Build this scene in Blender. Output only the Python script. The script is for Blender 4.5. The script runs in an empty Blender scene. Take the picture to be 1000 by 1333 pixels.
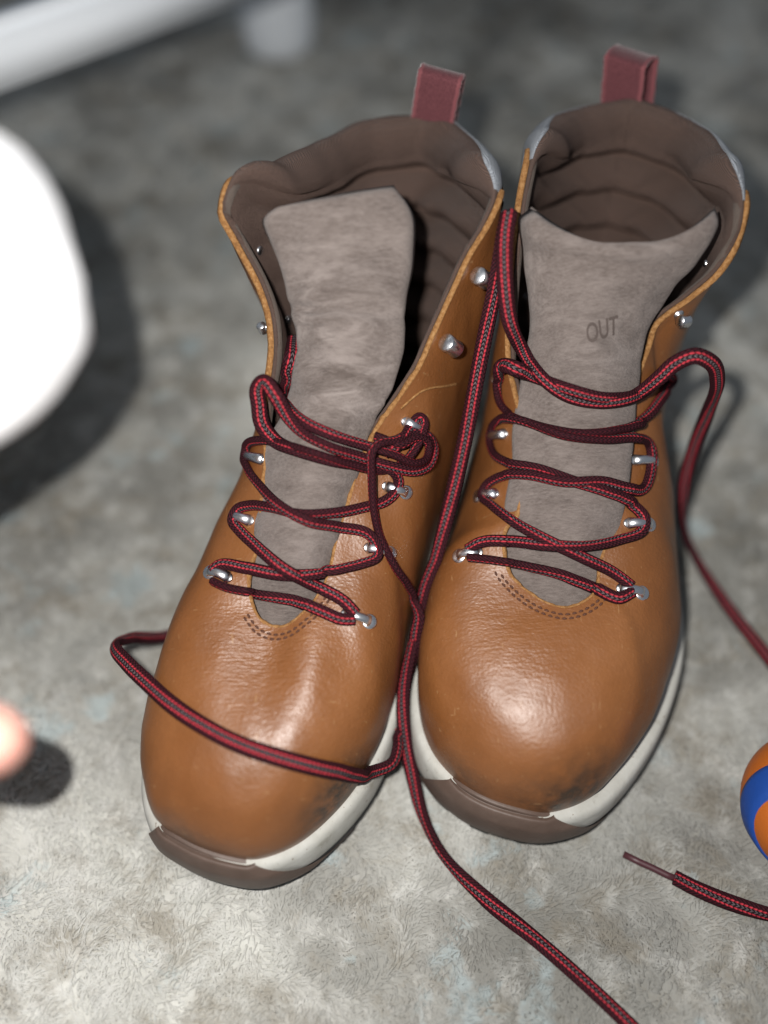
import bpy, bmesh, math, random
import numpy as np
from mathutils import Vector, Matrix, noise
from mathutils.bvhtree import BVHTree

random.seed(4); rng = np.random.default_rng(4)
sc = bpy.context.scene
CM = 0.01
rad = math.radians

# ------------------------------------------------------------------ camera
CAM_H = 35.0; PITCH = 55.0; FPX = 1050.0
_t = rad(PITCH)
FW = np.array([0, math.cos(_t), -math.sin(_t)]); UP = np.array([0, math.sin(_t), math.cos(_t)]); RT = np.array([1., 0, 0])
CP = np.array([0, 0, CAM_H])
cam = bpy.data.cameras.new('camera'); camo = bpy.data.objects.new('camera', cam); sc.collection.objects.link(camo)
camo.location = Vector(CP * CM); camo.rotation_euler = (rad(90 - PITCH), 0, 0)
cam.sensor_fit = 'VERTICAL'; cam.sensor_height = 24.0; cam.lens = FPX / 1333 * 24.0
cam.clip_start = 0.01; cam.clip_end = 50
cam.dof.use_dof = True; cam.dof.focus_distance = 0.315; cam.dof.aperture_fstop = cam.lens / 17.0
sc.camera = camo

# ------------------------------------------------------------------ world and flash
w = bpy.data.worlds.new('World'); sc.world = w; w.use_nodes = True
bg = w.node_tree.nodes['Background']; bg.inputs[0].default_value = (0.80, 0.88, 1.0, 1); bg.inputs[1].default_value = 0.175
fl = bpy.data.lights.new('flash', 'POINT'); fl.energy = 6.4; fl.shadow_soft_size = 0.003; fl.color = (1.0, 0.97, 0.93)
flo = bpy.data.objects.new('flash', fl); sc.collection.objects.link(flo)
flo.location = Vector((CP + RT * -2.6 + UP * 2.0 - FW * 0.3) * CM)
sc.view_settings.view_transform = 'Standard'; sc.view_settings.look = 'None'
sc.view_settings.exposure = 0.0; sc.view_settings.gamma = 1.0

# ------------------------------------------------------------------ helpers
def un(px, py, z):
    """a point of the photographed place: its pixel in the 1000x1333 picture and its height in cm"""
    d = FW + RT * (px - 500) / FPX + UP * (666.5 - py) / FPX
    return CP + d * (z - CAM_H) / d[2]
def rayd(px, py):
    d = FW + RT * (px - 500) / FPX + UP * (666.5 - py) / FPX
    return d / np.linalg.norm(d)

def hermite(knots, vals, u, period=None):
    """smooth interpolation through vals (n,k) at knots"""
    k = np.array(knots, float); v = np.array(vals, float)
    if v.ndim == 1: v = v[:, None]
    if period:
        k = np.concatenate([k[-3:] - period, k, k[:3] + period]); v = np.concatenate([v[-3:], v, v[:3]])
        u = np.mod(u, period)
    d = np.diff(v, axis=0) / np.diff(k)[:, None]
    m = np.zeros_like(v); m[0] = d[0]; m[-1] = d[-1]
    h = np.diff(k)[:, None]
    m[1:-1] = (d[:-1] * h[1:] + d[1:] * h[:-1]) / (h[1:] + h[:-1])
    u = np.atleast_1d(np.asarray(u, float)); i = np.clip(np.searchsorted(k, u, 'right') - 1, 0, len(k) - 2)
    H = (k[i + 1] - k[i]); t = ((u - k[i]) / H)[:, None]; H = H[:, None]
    return (2*t**3-3*t**2+1)*v[i] + (t**3-2*t**2+t)*H*m[i] + (-2*t**3+3*t**2)*v[i+1] + (t**3-t**2)*H*m[i+1]

def nz(p, s=1.0, off=0.0):
    return noise.noise(Vector((p[0]*s + off, p[1]*s, p[2]*s)))

def link(name, me, mat, parent=None, base=None, smooth=True):
    o = bpy.data.objects.new(name, me); sc.collection.objects.link(o)
    for m in (mat if isinstance(mat, (list, tuple)) else [mat]): me.materials.append(m)
    if smooth: me.polygons.foreach_set('use_smooth', [True] * len(me.polygons))
    if parent is not None: o.parent = parent
    elif base is not None: o.location = Vector(np.array(base) * CM)
    return o

def mesh(name, V, F, base=(0, 0, 0), uv=None):
    V = (np.array(V, float) - np.array(base)) * CM
    me = bpy.data.meshes.new(name); me.from_pydata(V.tolist(), [], [tuple(int(i) for i in f) for f in F]); me.update()
    if uv is not None:
        l = me.uv_layers.new(name='UVMap'); li = np.zeros(len(me.loops), int); me.loops.foreach_get('vertex_index', li)
        l.data.foreach_set('uv', np.array(uv, float)[li].ravel())
    return me

def grid(P, close_u=False, close_v=False, flip=False):
    """P (nu,nv,3) -> verts, faces"""
    nu, nv = P.shape[:2]; F = []
    for i in range(nu if close_u else nu - 1):
        a, b = i * nv, ((i + 1) % nu) * nv
        for j in range(nv if close_v else nv - 1):
            j2 = (j + 1) % nv
            f = (a + j, b + j, b + j2, a + j2); F.append(f[::-1] if flip else f)
    return P.reshape(-1, 3), F

def join(parts):
    V = []; F = []; n = 0
    for v, f in parts:
        V.append(np.array(v)); F += [tuple(i + n for i in q) for q in f]; n += len(v)
    return np.concatenate(V), F

def thing(name, label, cat, base, group=None):
    o = bpy.data.objects.new(name, None); sc.collection.objects.link(o); o.empty_display_size = 0.02
    o.location = Vector(np.array(base, float) * CM); o['label'] = label; o['category'] = cat
    if group: o['group'] = group
    return o

# ------------------------------------------------------------------ materials
def mat(name, rough=0.6, color=(0.5, 0.5, 0.5), metal=0.0, spec=0.5, sheen=0.0):
    m = bpy.data.materials.new(name); m.use_nodes = True; b = m.node_tree.nodes['Principled BSDF']
    b.inputs['Base Color'].default_value = (*color, 1); b.inputs['Roughness'].default_value = rough
    b.inputs['Metallic'].default_value = metal; b.inputs['Specular IOR Level'].default_value = spec
    if sheen: b.inputs['Sheen Weight'].default_value = sheen; b.inputs['Sheen Roughness'].default_value = 0.4
    return m, m.node_tree, b
def N(nt, t, **kw):
    n = nt.nodes.new(t)
    for k, v in kw.items():
        if k in n.inputs: n.inputs[k].default_value = v
        else: setattr(n, k, v)
    return n
def ramp(nt, fac, stops):
    r = nt.nodes.new('ShaderNodeValToRGB'); e = r.color_ramp.elements
    while len(e) < len(stops): e.new(0.5)
    for q, (p, c) in zip(e, stops): q.position = p; q.color = (*c, 1) if len(c) == 3 else c
    nt.links.new(fac, r.inputs[0]); return r.outputs[0]
def mix(nt, fac, a, b, mode='MIX'):
    n = nt.nodes.new('ShaderNodeMix'); n.data_type = 'RGBA'; n.blend_type = mode
    for s, v in ((0, fac), (6, a), (7, b)):
        if hasattr(v, 'links'): nt.links.new(v, n.inputs[s])
        else: n.inputs[s].default_value = v if not isinstance(v, tuple) else (*v, 1)
    return n.outputs[2]
def math_(nt, op, a, b=0.0, c=None, clamp=False):
    n = nt.nodes.new('ShaderNodeMath'); n.operation = op; n.use_clamp = clamp
    for s, v in ((0, a), (1, b), (2, c)):
        if v is None: continue
        if hasattr(v, 'links'): nt.links.new(v, n.inputs[s])
        else: n.inputs[s].default_value = v
    return n.outputs[0]
def tex(nt, kind, scale, coord='Object', detail=4.0, stretch=None, rot=None, rough=0.55, **kw):
    tc = nt.nodes.new('ShaderNodeTexCoord'); src = tc.outputs[coord]
    if stretch or rot:
        mp = nt.nodes.new('ShaderNodeMapping'); nt.links.new(src, mp.inputs[0]); src = mp.outputs[0]
        if stretch: mp.inputs['Scale'].default_value = stretch
        if rot: mp.inputs['Rotation'].default_value = rot
    n = nt.nodes.new('ShaderNodeTexNoise' if kind == 'noise' else 'ShaderNodeTexVoronoi' if kind == 'vor' else 'ShaderNodeTexWave')
    n.inputs['Scale'].default_value = scale
    if kind != 'vor': n.inputs['Detail'].default_value = detail
    if kind == 'noise': n.inputs['Roughness'].default_value = rough
    for k, v in kw.items():
        if k in n.inputs: n.inputs[k].default_value = v
        else: setattr(n, k, v)
    nt.links.new(src, n.inputs['Vector'])
    return n
def bump(nt, b, height, dist, strength=1.0, prev=None):
    n = nt.nodes.new('ShaderNodeBump'); n.inputs['Distance'].default_value = dist; n.inputs['Strength'].default_value = strength
    nt.links.new(height, n.inputs['Height'])
    if prev is not None: nt.links.new(prev, n.inputs['Normal'])
    nt.links.new(n.outputs[0], b.inputs['Normal']); return n.outputs[0]

def leather_material(name, scuffs, creases):
    m, nt, b = mat(name, 0.42, spec=0.62)
    big = tex(nt, 'noise', 22, detail=3).outputs[0]
    fine = tex(nt, 'noise', 420, detail=3).outputs[0]
    c = ramp(nt, big, [(0.3, (0.172, 0.063, 0.0175)), (0.5, (0.215, 0.080, 0.0225)), (0.72, (0.258, 0.101, 0.031))])
    c = mix(nt, math_(nt, 'MULTIPLY', fine, 0.35), c, (0.12, 0.042, 0.011))
    geo = nt.nodes.new('ShaderNodeTexCoord')
    def ball(center, r, stretch=(1, 1, 1)):
        s = nt.nodes.new('ShaderNodeVectorMath'); s.operation = 'SUBTRACT'; nt.links.new(geo.outputs['Object'], s.inputs[0]); s.inputs[1].default_value = center
        q = nt.nodes.new('ShaderNodeVectorMath'); q.operation = 'MULTIPLY'; nt.links.new(s.outputs[0], q.inputs[0]); q.inputs[1].default_value = stretch
        l = nt.nodes.new('ShaderNodeVectorMath'); l.operation = 'LENGTH'; nt.links.new(q.outputs[0], l.inputs[0])
        return math_(nt, 'SUBTRACT', 1.0, math_(nt, 'DIVIDE', l.outputs['Value'], r), clamp=True)
    for center, r, amt in scuffs:
        msk = ball(center, r)
        n2 = ramp(nt, tex(nt, 'noise', 160, detail=6, rough=0.7).outputs[0], [(0.36, (0, 0, 0)), (0.62, (1, 1, 1))])
        f = math_(nt, 'MULTIPLY', math_(nt, 'MULTIPLY', msk, n2), amt, clamp=True)
        c = mix(nt, f, c, (0.035, 0.02, 0.011))
    # pale scratches, in thin short strokes
    for k, (st, ro) in enumerate((((1.0, 7.0, 3.0), (0, 0, 0.5)), ((6.0, 1.0, 3.0), (0, 0, 0.35)))):
        sc_ = tex(nt, 'noise', 110, detail=2, stretch=st, rot=ro).outputs[0]
        f = ramp(nt, sc_, [(0.70, (0, 0, 0)), (0.74, (1, 1, 1))])
        c = mix(nt, math_(nt, 'MULTIPLY', f, 0.5), c, (0.34, 0.19, 0.085))
    speck = tex(nt, 'vor', 330).outputs['Distance']
    f = ramp(nt, speck, [(0.06, (1, 1, 1)), (0.10, (0, 0, 0))])
    c = mix(nt, math_(nt, 'MULTIPLY', f, math_(nt, 'MULTIPLY', big, 0.5)), c, (0.32, 0.18, 0.08))
    nt.links.new(c, b.inputs['Base Color'])
    r = ramp(nt, tex(nt, 'noise', 60, detail=5).outputs[0], [(0.3, (0.37,)*3), (0.7, (0.49,)*3)])
    nt.links.new(r, b.inputs['Roughness'])
    peb = tex(nt, 'vor', 1000, feature='SMOOTH_F1').outputs['Distance']
    h1 = bump(nt, b, peb, 0.00018, 0.6)
    wr = tex(nt, 'noise', 420, detail=4, stretch=(1.0, 1.7, 1.4), rot=(0, 0, 0.25), rough=0.6).outputs[0]
    h2 = bump(nt, b, wr, 0.0005, 0.30, h1)
    for center, r_ in creases:
        msk = ball(center, r_)
        cw = tex(nt, 'noise', 300, detail=3, stretch=(0.7, 2.6, 1.5), rot=(0, 0, -0.3), rough=0.6).outputs[0]
        h2 = bump(nt, b, math_(nt, 'MULTIPLY', cw, math_(nt, 'POWER', msk, 0.7)), 0.0010, 0.40, h2)
    bump(nt, b, tex(nt, 'noise', 28, detail=2).outputs[0], 0.004, 0.35, h2)
    return m

def suede_material(painted_creases=()):
    m, nt, b = mat('suede', 0.95, spec=0.1, sheen=0.15)
    a = tex(nt, 'noise', 75, detail=5, stretch=(1, 1.6, 1), rough=0.6).outputs[0]
    c = ramp(nt, a, [(0.30, (0.108, 0.087, 0.079)), (0.5, (0.143, 0.117, 0.106)), (0.72, (0.188, 0.157, 0.143))])
    f = tex(nt, 'noise', 420, detail=6, stretch=(0.7, 3.2, 2.4), rot=(0, 0, 0.35), rough=0.75).outputs[0]
    c = mix(nt, ramp(nt, f, [(0.35, (0, 0, 0)), (0.65, (1, 1, 1))]), c, mix(nt, 0.5, c, (0.30, 0.256, 0.236)))
    for center, r, amt, rz in painted_creases:  # pale and dark streaks put crease highlights and shade into the worn suede's colour
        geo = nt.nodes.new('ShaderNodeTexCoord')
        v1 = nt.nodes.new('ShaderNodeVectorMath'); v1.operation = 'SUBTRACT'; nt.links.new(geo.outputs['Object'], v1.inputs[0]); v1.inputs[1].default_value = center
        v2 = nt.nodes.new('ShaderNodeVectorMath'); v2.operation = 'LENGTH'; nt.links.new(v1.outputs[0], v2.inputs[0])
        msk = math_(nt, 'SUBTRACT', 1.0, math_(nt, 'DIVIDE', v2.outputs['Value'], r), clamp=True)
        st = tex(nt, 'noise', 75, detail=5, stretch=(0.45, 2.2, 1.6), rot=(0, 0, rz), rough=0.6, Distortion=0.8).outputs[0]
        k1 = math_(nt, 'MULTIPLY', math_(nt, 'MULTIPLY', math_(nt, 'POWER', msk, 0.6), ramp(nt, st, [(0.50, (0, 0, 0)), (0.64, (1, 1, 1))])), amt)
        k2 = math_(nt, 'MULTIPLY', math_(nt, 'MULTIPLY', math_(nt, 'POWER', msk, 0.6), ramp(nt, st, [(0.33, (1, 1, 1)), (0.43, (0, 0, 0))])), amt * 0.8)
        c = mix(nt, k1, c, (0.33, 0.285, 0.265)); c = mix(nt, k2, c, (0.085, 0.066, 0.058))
    nt.links.new(c, b.inputs['Base Color'])
    h = bump(nt, b, f, 0.0011, 0.7); bump(nt, b, a, 0.0015, 0.3, h)
    return m
def knit_material(name, col, scale=900, rot=0.0, dark=0.45):
    m, nt, b = mat(name, 0.95, spec=0.06, sheen=0.06)
    wv = tex(nt, 'wave', scale, detail=1.0, rot=(0, 0, rot), Distortion=1.2); wv.bands_direction = 'Z'
    f = tex(nt, 'noise', 1200, detail=3).outputs[0]; big = tex(nt, 'noise', 40, detail=3).outputs[0]
    c = mix(nt, math_(nt, 'MULTIPLY', wv.outputs[1], dark), tuple(col), tuple(x * 0.45 for x in col))
    c = mix(nt, math_(nt, 'MULTIPLY', f, 0.4), c, tuple(min(1, x * 1.8) for x in col))
    c = mix(nt, math_(nt, 'MULTIPLY', big, 0.5), c, tuple(x * 0.7 for x in col))
    nt.links.new(c, b.inputs['Base Color'])
    h = bump(nt, b, wv.outputs[1], 0.0005, 0.7); bump(nt, b, f, 0.0006, 0.6, h)
    return m
def raw_material():
    m, nt, b = mat('raw_leather_edge', 0.85, spec=0.2)
    f = tex(nt, 'noise', 700, detail=5, rough=0.75).outputs[0]
    nt.links.new(ramp(nt, f, [(0.3, (0.13, 0.062, 0.024)), (0.5, (0.30, 0.145, 0.05)), (0.75, (0.46, 0.28, 0.13))]), b.inputs['Base Color'])
    bump(nt, b, f, 0.0006, 0.7); return m
def rubber_material(name, stops, rough, bsc=300, bd=0.0004):
    m, nt, b = mat(name, rough, spec=0.4)
    a = tex(nt, 'noise', 70, detail=6, rough=0.65).outputs[0]
    nt.links.new(ramp(nt, a, stops), b.inputs['Base Color'])
    if name == 'white_midsole':
        sp_ = tex(nt, 'noise', 420, detail=3).outputs[0]; cc_ = b.inputs['Base Color'].links[0].from_socket
        nt.links.new(mix(nt, ramp(nt, sp_, [(0.66, (0, 0, 0)), (0.72, (0.8,)*3)]), cc_, (0.16, 0.11, 0.07)), b.inputs['Base Color'])
    bump(nt, b, tex(nt, 'noise', bsc, detail=4).outputs[0], bd, 0.6); return m
def lace_material():
    m, nt, b = mat('lace_weave', 0.8, spec=0.12)
    uv = nt.nodes.new('ShaderNodeUVMap'); sp = nt.nodes.new('ShaderNodeSeparateXYZ'); nt.links.new(uv.outputs[0], sp.inputs[0])
    U, Vv = sp.outputs[0], sp.outputs[1]        # U in cm along the lace, V once round
    # v: 0.25 is the top groove, 0.125 / 0.375 the lobe tops
    d = math_(nt, 'ABSOLUTE', math_(nt, 'SUBTRACT', math_(nt, 'FRACT', math_(nt, 'MULTIPLY', Vv, 2.0)), 0.5))   # 0 at groove, .5 at outer edge
    zig = math_(nt, 'MULTIPLY', math_(nt, 'ADD', math_(nt, 'SINE', math_(nt, 'MULTIPLY_ADD', d, 16.0, math_(nt, 'MULTIPLY', U, 36.0))), 1.0), 0.5)
    fib = math_(nt, 'MULTIPLY', math_(nt, 'ADD', math_(nt, 'SINE', math_(nt, 'MULTIPLY_ADD', d, -40.0, math_(nt, 'MULTIPLY', U, 36.0))), 1.0), 0.5)
    red = mix(nt, ramp(nt, zig, [(0.04, (0, 0, 0)), (0.34, (1, 1, 1))]), (0.12, 0.007, 0.012), (0.52, 0.042, 0.060))
    gry = mix(nt, ramp(nt, fib, [(0.45, (0, 0, 0)), (0.75, (1, 1, 1))]), (0.008, 0.006, 0.008), (0.13, 0.105, 0.112))
    mar = mix(nt, ramp(nt, fib, [(0.3, (0, 0, 0)), (0.7, (1, 1, 1))]), (0.010, 0.004, 0.006), (0.055, 0.009, 0.014))
    c = mix(nt, ramp(nt, d, [(0.115, (0, 0, 0)), (0.125, (1, 1, 1))]), mix(nt, ramp(nt, d, [(0.078, (0, 0, 0)), (0.088, (1, 1, 1))]), gry, (0.008, 0.004, 0.006)), red)
    c = mix(nt, ramp(nt, d, [(0.19, (0, 0, 0)), (0.21, (1, 1, 1))]), c, mar)
    nzv = tex(nt, 'noise', 900, detail=3).outputs[0]
    c = mix(nt, ramp(nt, nzv, [(0.38, (0.4,)*3), (0.52, (0, 0, 0))]), c, (0.02, 0.006, 0.009))
    nt.links.new(c, b.inputs['Base Color'])
    bump(nt, b, zig, 0.0003, 0.8)
    return m
def floor_material():
    m, nt, b = mat('carpet', 0.95, spec=0.1)
    a = tex(nt, 'noise', 6, detail=8, rough=0.55, Distortion=0.5).outputs[0]
    c = ramp(nt, a, [(0.30, (0.25, 0.245, 0.22)), (0.44, (0.42, 0.415, 0.385)), (0.54, (0.60, 0.60, 0.56)), (0.68, (0.72, 0.72, 0.68))])
    br = tex(nt, 'noise', 26, detail=7, rough=0.72, Distortion=0.3, stretch=(1, 1.3, 1)).outputs[0]
    c = mix(nt, ramp(nt, br, [(0.49, (0, 0, 0)), (0.62, (0.8,)*3)]), c, (0.35, 0.32, 0.265))
    wt = tex(nt, 'noise', 62, detail=6, rough=0.68, Distortion=0.25, rot=(0, 0, 0.6)).outputs[0]
    c = mix(nt, ramp(nt, wt, [(0.50, (0, 0, 0)), (0.68, (0.6,)*3)]), c, (0.80, 0.80, 0.765))
    bl = tex(nt, 'noise', 34, detail=4, rough=0.6, rot=(1, 2, 0)).outputs[0]
    c = mix(nt, ramp(nt, bl, [(0.60, (0, 0, 0)), (0.68, (0.7,)*3)]), c, (0.53, 0.62, 0.635))
    fi = tex(nt, 'noise', 210, detail=6, rough=0.75, Distortion=0.4).outputs[0]
    c = mix(nt, ramp(nt, fi, [(0.34, (0.12,)*3), (0.5, (0, 0, 0))]), c, (0.30, 0.28, 0.235))
    lg = tex(nt, 'noise', 3.2, detail=3, rough=0.5, rot=(0, 0, 1.3)).outputs[0]
    c = mix(nt, 1.0, c, ramp(nt, lg, [(0.36, (0.62, 0.62, 0.62)), (0.54, (1.0, 1.0, 1.0))]), 'MULTIPLY')
    nt.links.new(c, b.inputs['Base Color'])
    h = bump(nt, b, fi, 0.0014, 0.6); bump(nt, b, fi, 0.0005, 0.3, h)
    return m

M_lining = knit_material('lining_knit', (0.118, 0.078, 0.064))
M_fuzz = knit_material('lining_edge_knit', (0.145, 0.115, 0.098), 1100)
M_trim = knit_material('grey_textile', (0.36, 0.385, 0.42), 1000, 0.4, 0.5)
M_raw = raw_material()
M_mid = rubber_material('white_midsole', [(0.25, (0.26, 0.235, 0.19)), (0.40, (0.45, 0.445, 0.405)), (0.7, (0.55, 0.55, 0.515))], 0.6)
M_out = rubber_material('black_rubber', [(0.3, (0.012, 0.012, 0.013)), (0.7, (0.03, 0.03, 0.03))], 0.8)
M_cap = rubber_material('brown_rubber', [(0.3, (0.085, 0.056, 0.043)), (0.7, (0.125, 0.086, 0.069))], 0.5, 500, 0.0002)
M_lace = lace_material()
M_metal, nt, b = mat('nickel', 0.2, (0.86, 0.87, 0.90), 1.0)
nt.links.new(ramp(nt, tex(nt, 'noise', 250, detail=4).outputs[0], [(0.3, (0.22,)*3), (0.7, (0.36,)*3)]), b.inputs['Roughness'])
M_tab, nt, b = mat('maroon_webbing', 0.85, sheen=0.3, spec=0.2)
f = tex(nt, 'noise', 1600, detail=3, stretch=(1, 1, 1.6)).outputs[0]
nt.links.new(ramp(nt, f, [(0.3, (0.085, 0.026, 0.032)), (0.7, (0.17, 0.058, 0.066))]), b.inputs['Base Color']); bump(nt, b, f, 0.0004, 0.6)
M_tabedge, nt, b = mat('maroon_webbing_edge', 0.85, (0.20, 0.058, 0.066), sheen=0.3)
M_stitch, _, _ = mat('stitch_thread', 0.8, (0.085, 0.032, 0.018))
M_aglet, _, _ = mat('aglet', 0.45, (0.07, 0.022, 0.028))
M_emboss, _, _ = mat('pressed_suede', 0.9, (0.098, 0.078, 0.071), spec=0.05)

# ------------------------------------------------------------------ floor: a mottled low-pile carpet
M_floor = floor_material()
FN = 90; FZ = -0.30
gx = np.linspace(-150, 150, FN); gy = np.linspace(-60, 260, FN)
P = np.array([[(x, y, FZ) for y in gy] for x in gx])
V, F = grid(P, flip=True)
fo = link('floor', mesh('floor', V, F), M_floor, smooth=True); fo['kind'] = 'structure'
NP = 190000
r2 = rng.random((NP, 2)); dist = r2[:, 1] ** 1.25
py_ = -2 + 92 * dist; px_ = (r2[:, 0] - 0.5) * (46 + py_ * 1.05) + 0.5
root_ = np.stack([px_, py_, np.full(NP, FZ - 0.01)], 1)
sw = np.array([noise.noise(Vector((a * .35, b_ * .35, 2.0))) for a, b_ in root_[::1, :2]]) * 6.0 + rng.normal(0, 0.55, NP)
ln = rng.uniform(0.4, 0.85, NP) * (1 + py_ / 90 * 0.4); wdt = rng.uniform(0.022, 0.045, NP) * (1 + py_ / 90 * 1.2)
hd = np.stack([np.cos(sw), np.sin(sw), np.zeros(NP)], 1); sd = np.stack([-np.sin(sw), np.cos(sw), np.zeros(NP)], 1)
lean = rng.uniform(0.6, 1.0, NP)
m1_ = root_ + hd * (ln * .35 * lean)[:, None] + np.array([0, 0, 1.]) * (0.20 + 0.06 * rng.random(NP))[:, None]
t1_ = root_ + hd * (ln * lean)[:, None] + np.array([0, 0, 1.]) * (0.10 + 0.10 * rng.random(NP))[:, None]
Vp = np.empty((NP, 5, 3)); Vp[:, 0] = root_ - sd * wdt[:, None]; Vp[:, 1] = root_ + sd * wdt[:, None]; Vp[:, 2] = m1_ + sd * wdt[:, None]; Vp[:, 3] = m1_ - sd * wdt[:, None]; Vp[:, 4] = t1_
me = bpy.data.meshes.new('carpet_pile'); me.vertices.add(NP * 5); me.vertices.foreach_set('co', (Vp.reshape(-1) * CM).astype(np.float32))
b5 = (np.arange(NP) * 5)[:, None]; li = np.concatenate([b5 + np.array([[0, 1, 2, 3]]), b5 + np.array([[3, 2, 4]])], 1).reshape(-1)
me.loops.add(NP * 7); me.loops.foreach_set('vertex_index', li.astype(np.int32)); me.polygons.add(NP * 2)
st_ = np.stack([np.arange(NP) * 7, np.arange(NP) * 7 + 4], 1).reshape(-1); me.polygons.foreach_set('loop_start', st_.astype(np.int32))
me.update(calc_edges=True)
cp = link('carpet_pile', me, M_floor, smooth=False); cp['kind'] = 'stuff'

# ------------------------------------------------------------------ boots
NU = 260; NV = 34
class Boot: pass
def make_boot(spec):
    B = Boot(); o = np.array(spec['origin']); a = rad(spec['ang'])
    fwd = np.array([math.sin(a), math.cos(a), 0]); rgt = np.array([math.cos(a), -math.sin(a), 0])
    B.toW = toW = lambda x, y, z: np.array([o[0], o[1], 0]) + rgt * x + fwd * y + np.array([0, 0, z])
    base = toW(0, 15, 0); B.base = base
    root = thing('hiking_boot', spec['label'], 'boot', base, 'pair of brown leather lace-up boots'); B.root = root
    ku = np.arange(20)
    O2 = np.array(spec['sole'])
    u = np.arange(NU) / NU * 20
    def outline(uu): return hermite(ku, O2, uu, 20)
    Ou = outline(u)
    dO = (outline(u + 0.02) - outline(u - 0.02)); T = dO / np.linalg.norm(dO, axis=1)[:, None]
    n2 = np.stack([-T[:, 1], T[:, 0]], 1)          # outward, clockwise outline seen from above: left normal
    spring = lambda y: 1.25 * np.clip((5.0 - y) / 5.0, 0, 1) ** 2
    def L3(xy, z): return np.array([o[0], o[1], 0]) + xy[:, :1] * rgt + xy[:, 1:2] * fwd + np.array([0, 0, 1.]) * np.asarray(z)[:, None]
    ex_ = lambda uu: hermite(ku, spec.get('flare', [0.0] * 20), uu, 20)
    nW = n2[:, :1] * rgt + n2[:, 1:2] * fwd
    ztop = 2.45 + hermite(ku, spec['mid_h'], u, 20)[:, 0] + spring(Ou[:, 1])
    A = L3(Ou - n2 * 0.55, ztop - 0.25)
    ek = [e[0] for e in spec['edge']]
    eW = [un(*e[1:]) if len(e) == 4 else toW(*e[2:]) for e in spec['edge']]
    Bp = hermite(ek, eW, u, 20)
    prm = hermite(ku, spec['prm'], u, 20)       # out1, h1, out2, dz2
    P1 = A + nW * prm[:, :1] + np.array([0, 0, 1.]) * prm[:, 1:2]
    P2 = Bp + nW * prm[:, 2:3] + np.array([0, 0, 1.]) * prm[:, 3:4]
    t = np.linspace(0, 1, NV)[None, :, None]
    S = (1-t)**3 * A[:, None] + 3*(1-t)**2*t * P1[:, None] + 3*(1-t)*t*t * P2[:, None] + t**3 * Bp[:, None]
    def normals(S):
        du = np.roll(S, -1, 0) - np.roll(S, 1, 0); dv = np.gradient(S, axis=1)
        n = np.cross(dv, du); return n / (np.linalg.norm(n, axis=2)[..., None] + 1e-9)
    Nn = normals(S)
    for (c, ax, ra, rb, amp) in spec['bumps']:
        c = un(*c); ax = np.array(ax, float); ax /= np.linalg.norm(ax)
        d = S - c; al = d @ ax; pr = np.linalg.norm(d - al[..., None] * ax, axis=2)
        S = S + Nn * (amp * np.exp(-(al/ra)**2 - (pr/rb)**2))[..., None]
    wob = np.array([[nz(S[i, j], 0.35) * 0.10 + nz(S[i, j], 1.1, 7) * 0.03 for j in range(NV)] for i in range(NU)])
    fade = np.ones(NV); fade[:3] = 0; fade[-2:] = .5
    S = S + Nn * (wob * fade)[..., None]
    # raw cut edge wavers a little
    Nn = normals(S)
    B.S, B.N, B.u = S, Nn, u
    mt = leather_material('tan_leather', [((np.array(un(*c)) - base) * CM, r * CM, am) for c, r, am in spec['scuffs']],
                          [((np.array(un(*c)) - base) * CM, r * CM) for c, r in spec['creases']])
    V, F = grid(S, close_u=True)
    link('upper', mesh('upper', V, F, base), mt, root)
    B.bvh_parts = [(V, F)]
    # facing / collar weights: 1 on the padded collar, 0 on the facings
    c0, c1 = spec['corner']
    pad = np.clip((u - c0 + 0.1) / 0.6, 0, 1) * np.clip((c1 + 0.1 - u) / 0.6, 0, 1); pad = pad * pad * (3 - 2 * pad)
    p2 = np.clip((u - c0 + 0.3) / 0.95, 0, 1) * np.clip((c1 + 0.3 - u) / 0.95, 0, 1); p2 = p2 * p2 * (3 - 2 * p2)
    p3 = np.clip((u - c0 + 0.6) / 2.0, 0, 1) * np.clip((c1 + 0.6 - u) / 2.0, 0, 1); p3 = p3 * p3 * (3 - 2 * p3)
    # ---- raw edge strip
    idx = [i for i in range(NU) if pad[i] < 0.35]
    st = max(i for i in idx if u[i] < 10) ; en = min(i for i in idx if u[i] > 10)
    order = list(range(en, NU)) + list(range(0, st + 1))
    E = S[:, -1]; En = Nn[:, -1]
    dv = S[:, -1] - S[:, -2]; dv /= np.linalg.norm(dv, axis=1)[:, None]
    rows = []
    TH = 0.21
    for i in order:
        j = nz(E[i], 3.0) * 0.05 + nz(E[i], 9.0, 3) * 0.015
        e = E[i]
        rows.append([e + En[i]*0.03 - dv[i]*0.05, e + En[i]*0.05 + dv[i]*(0.03+j), e - En[i]*0.06 + dv[i]*(0.09+j), e - En[i]*(TH-0.05) + dv[i]*(0.08+j*1.4), e - En[i]*TH + dv[i]*0.0, e - En[i]*TH - dv[i]*0.35])
    V, F = grid(np.array(rows), flip=True)
    link('raw_edge', mesh('raw_edge', V, F, base), M_raw, root)
    # ---- lining: roll at the top, then down the inside with bellows
    rr = 0.09 + (spec['roll'] - 0.09) * pad
    off = TH * (1 - pad) - 0.06 * pad
    Nin = -En.copy(); 
    nprof = 12; ang = np.linspace(-0.35, math.pi, nprof)
    hz = nW * 1.0
    outn = En * (1 - pad)[:, None] + (nW * .9 + En * .1) * pad[:, None]; outn /= np.linalg.norm(outn, axis=1)[:, None]
    upv = dv * (1 - pad)[:, None] + np.array([0, 0, 1.]) * pad[:, None]; upv /= np.linalg.norm(upv, axis=1)[:, None]
    C = E - outn * (off + rr)[:, None]
    wr = np.array([1 + 0.07 * nz(E[i], 0.8, 5) for i in range(NU)])
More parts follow.
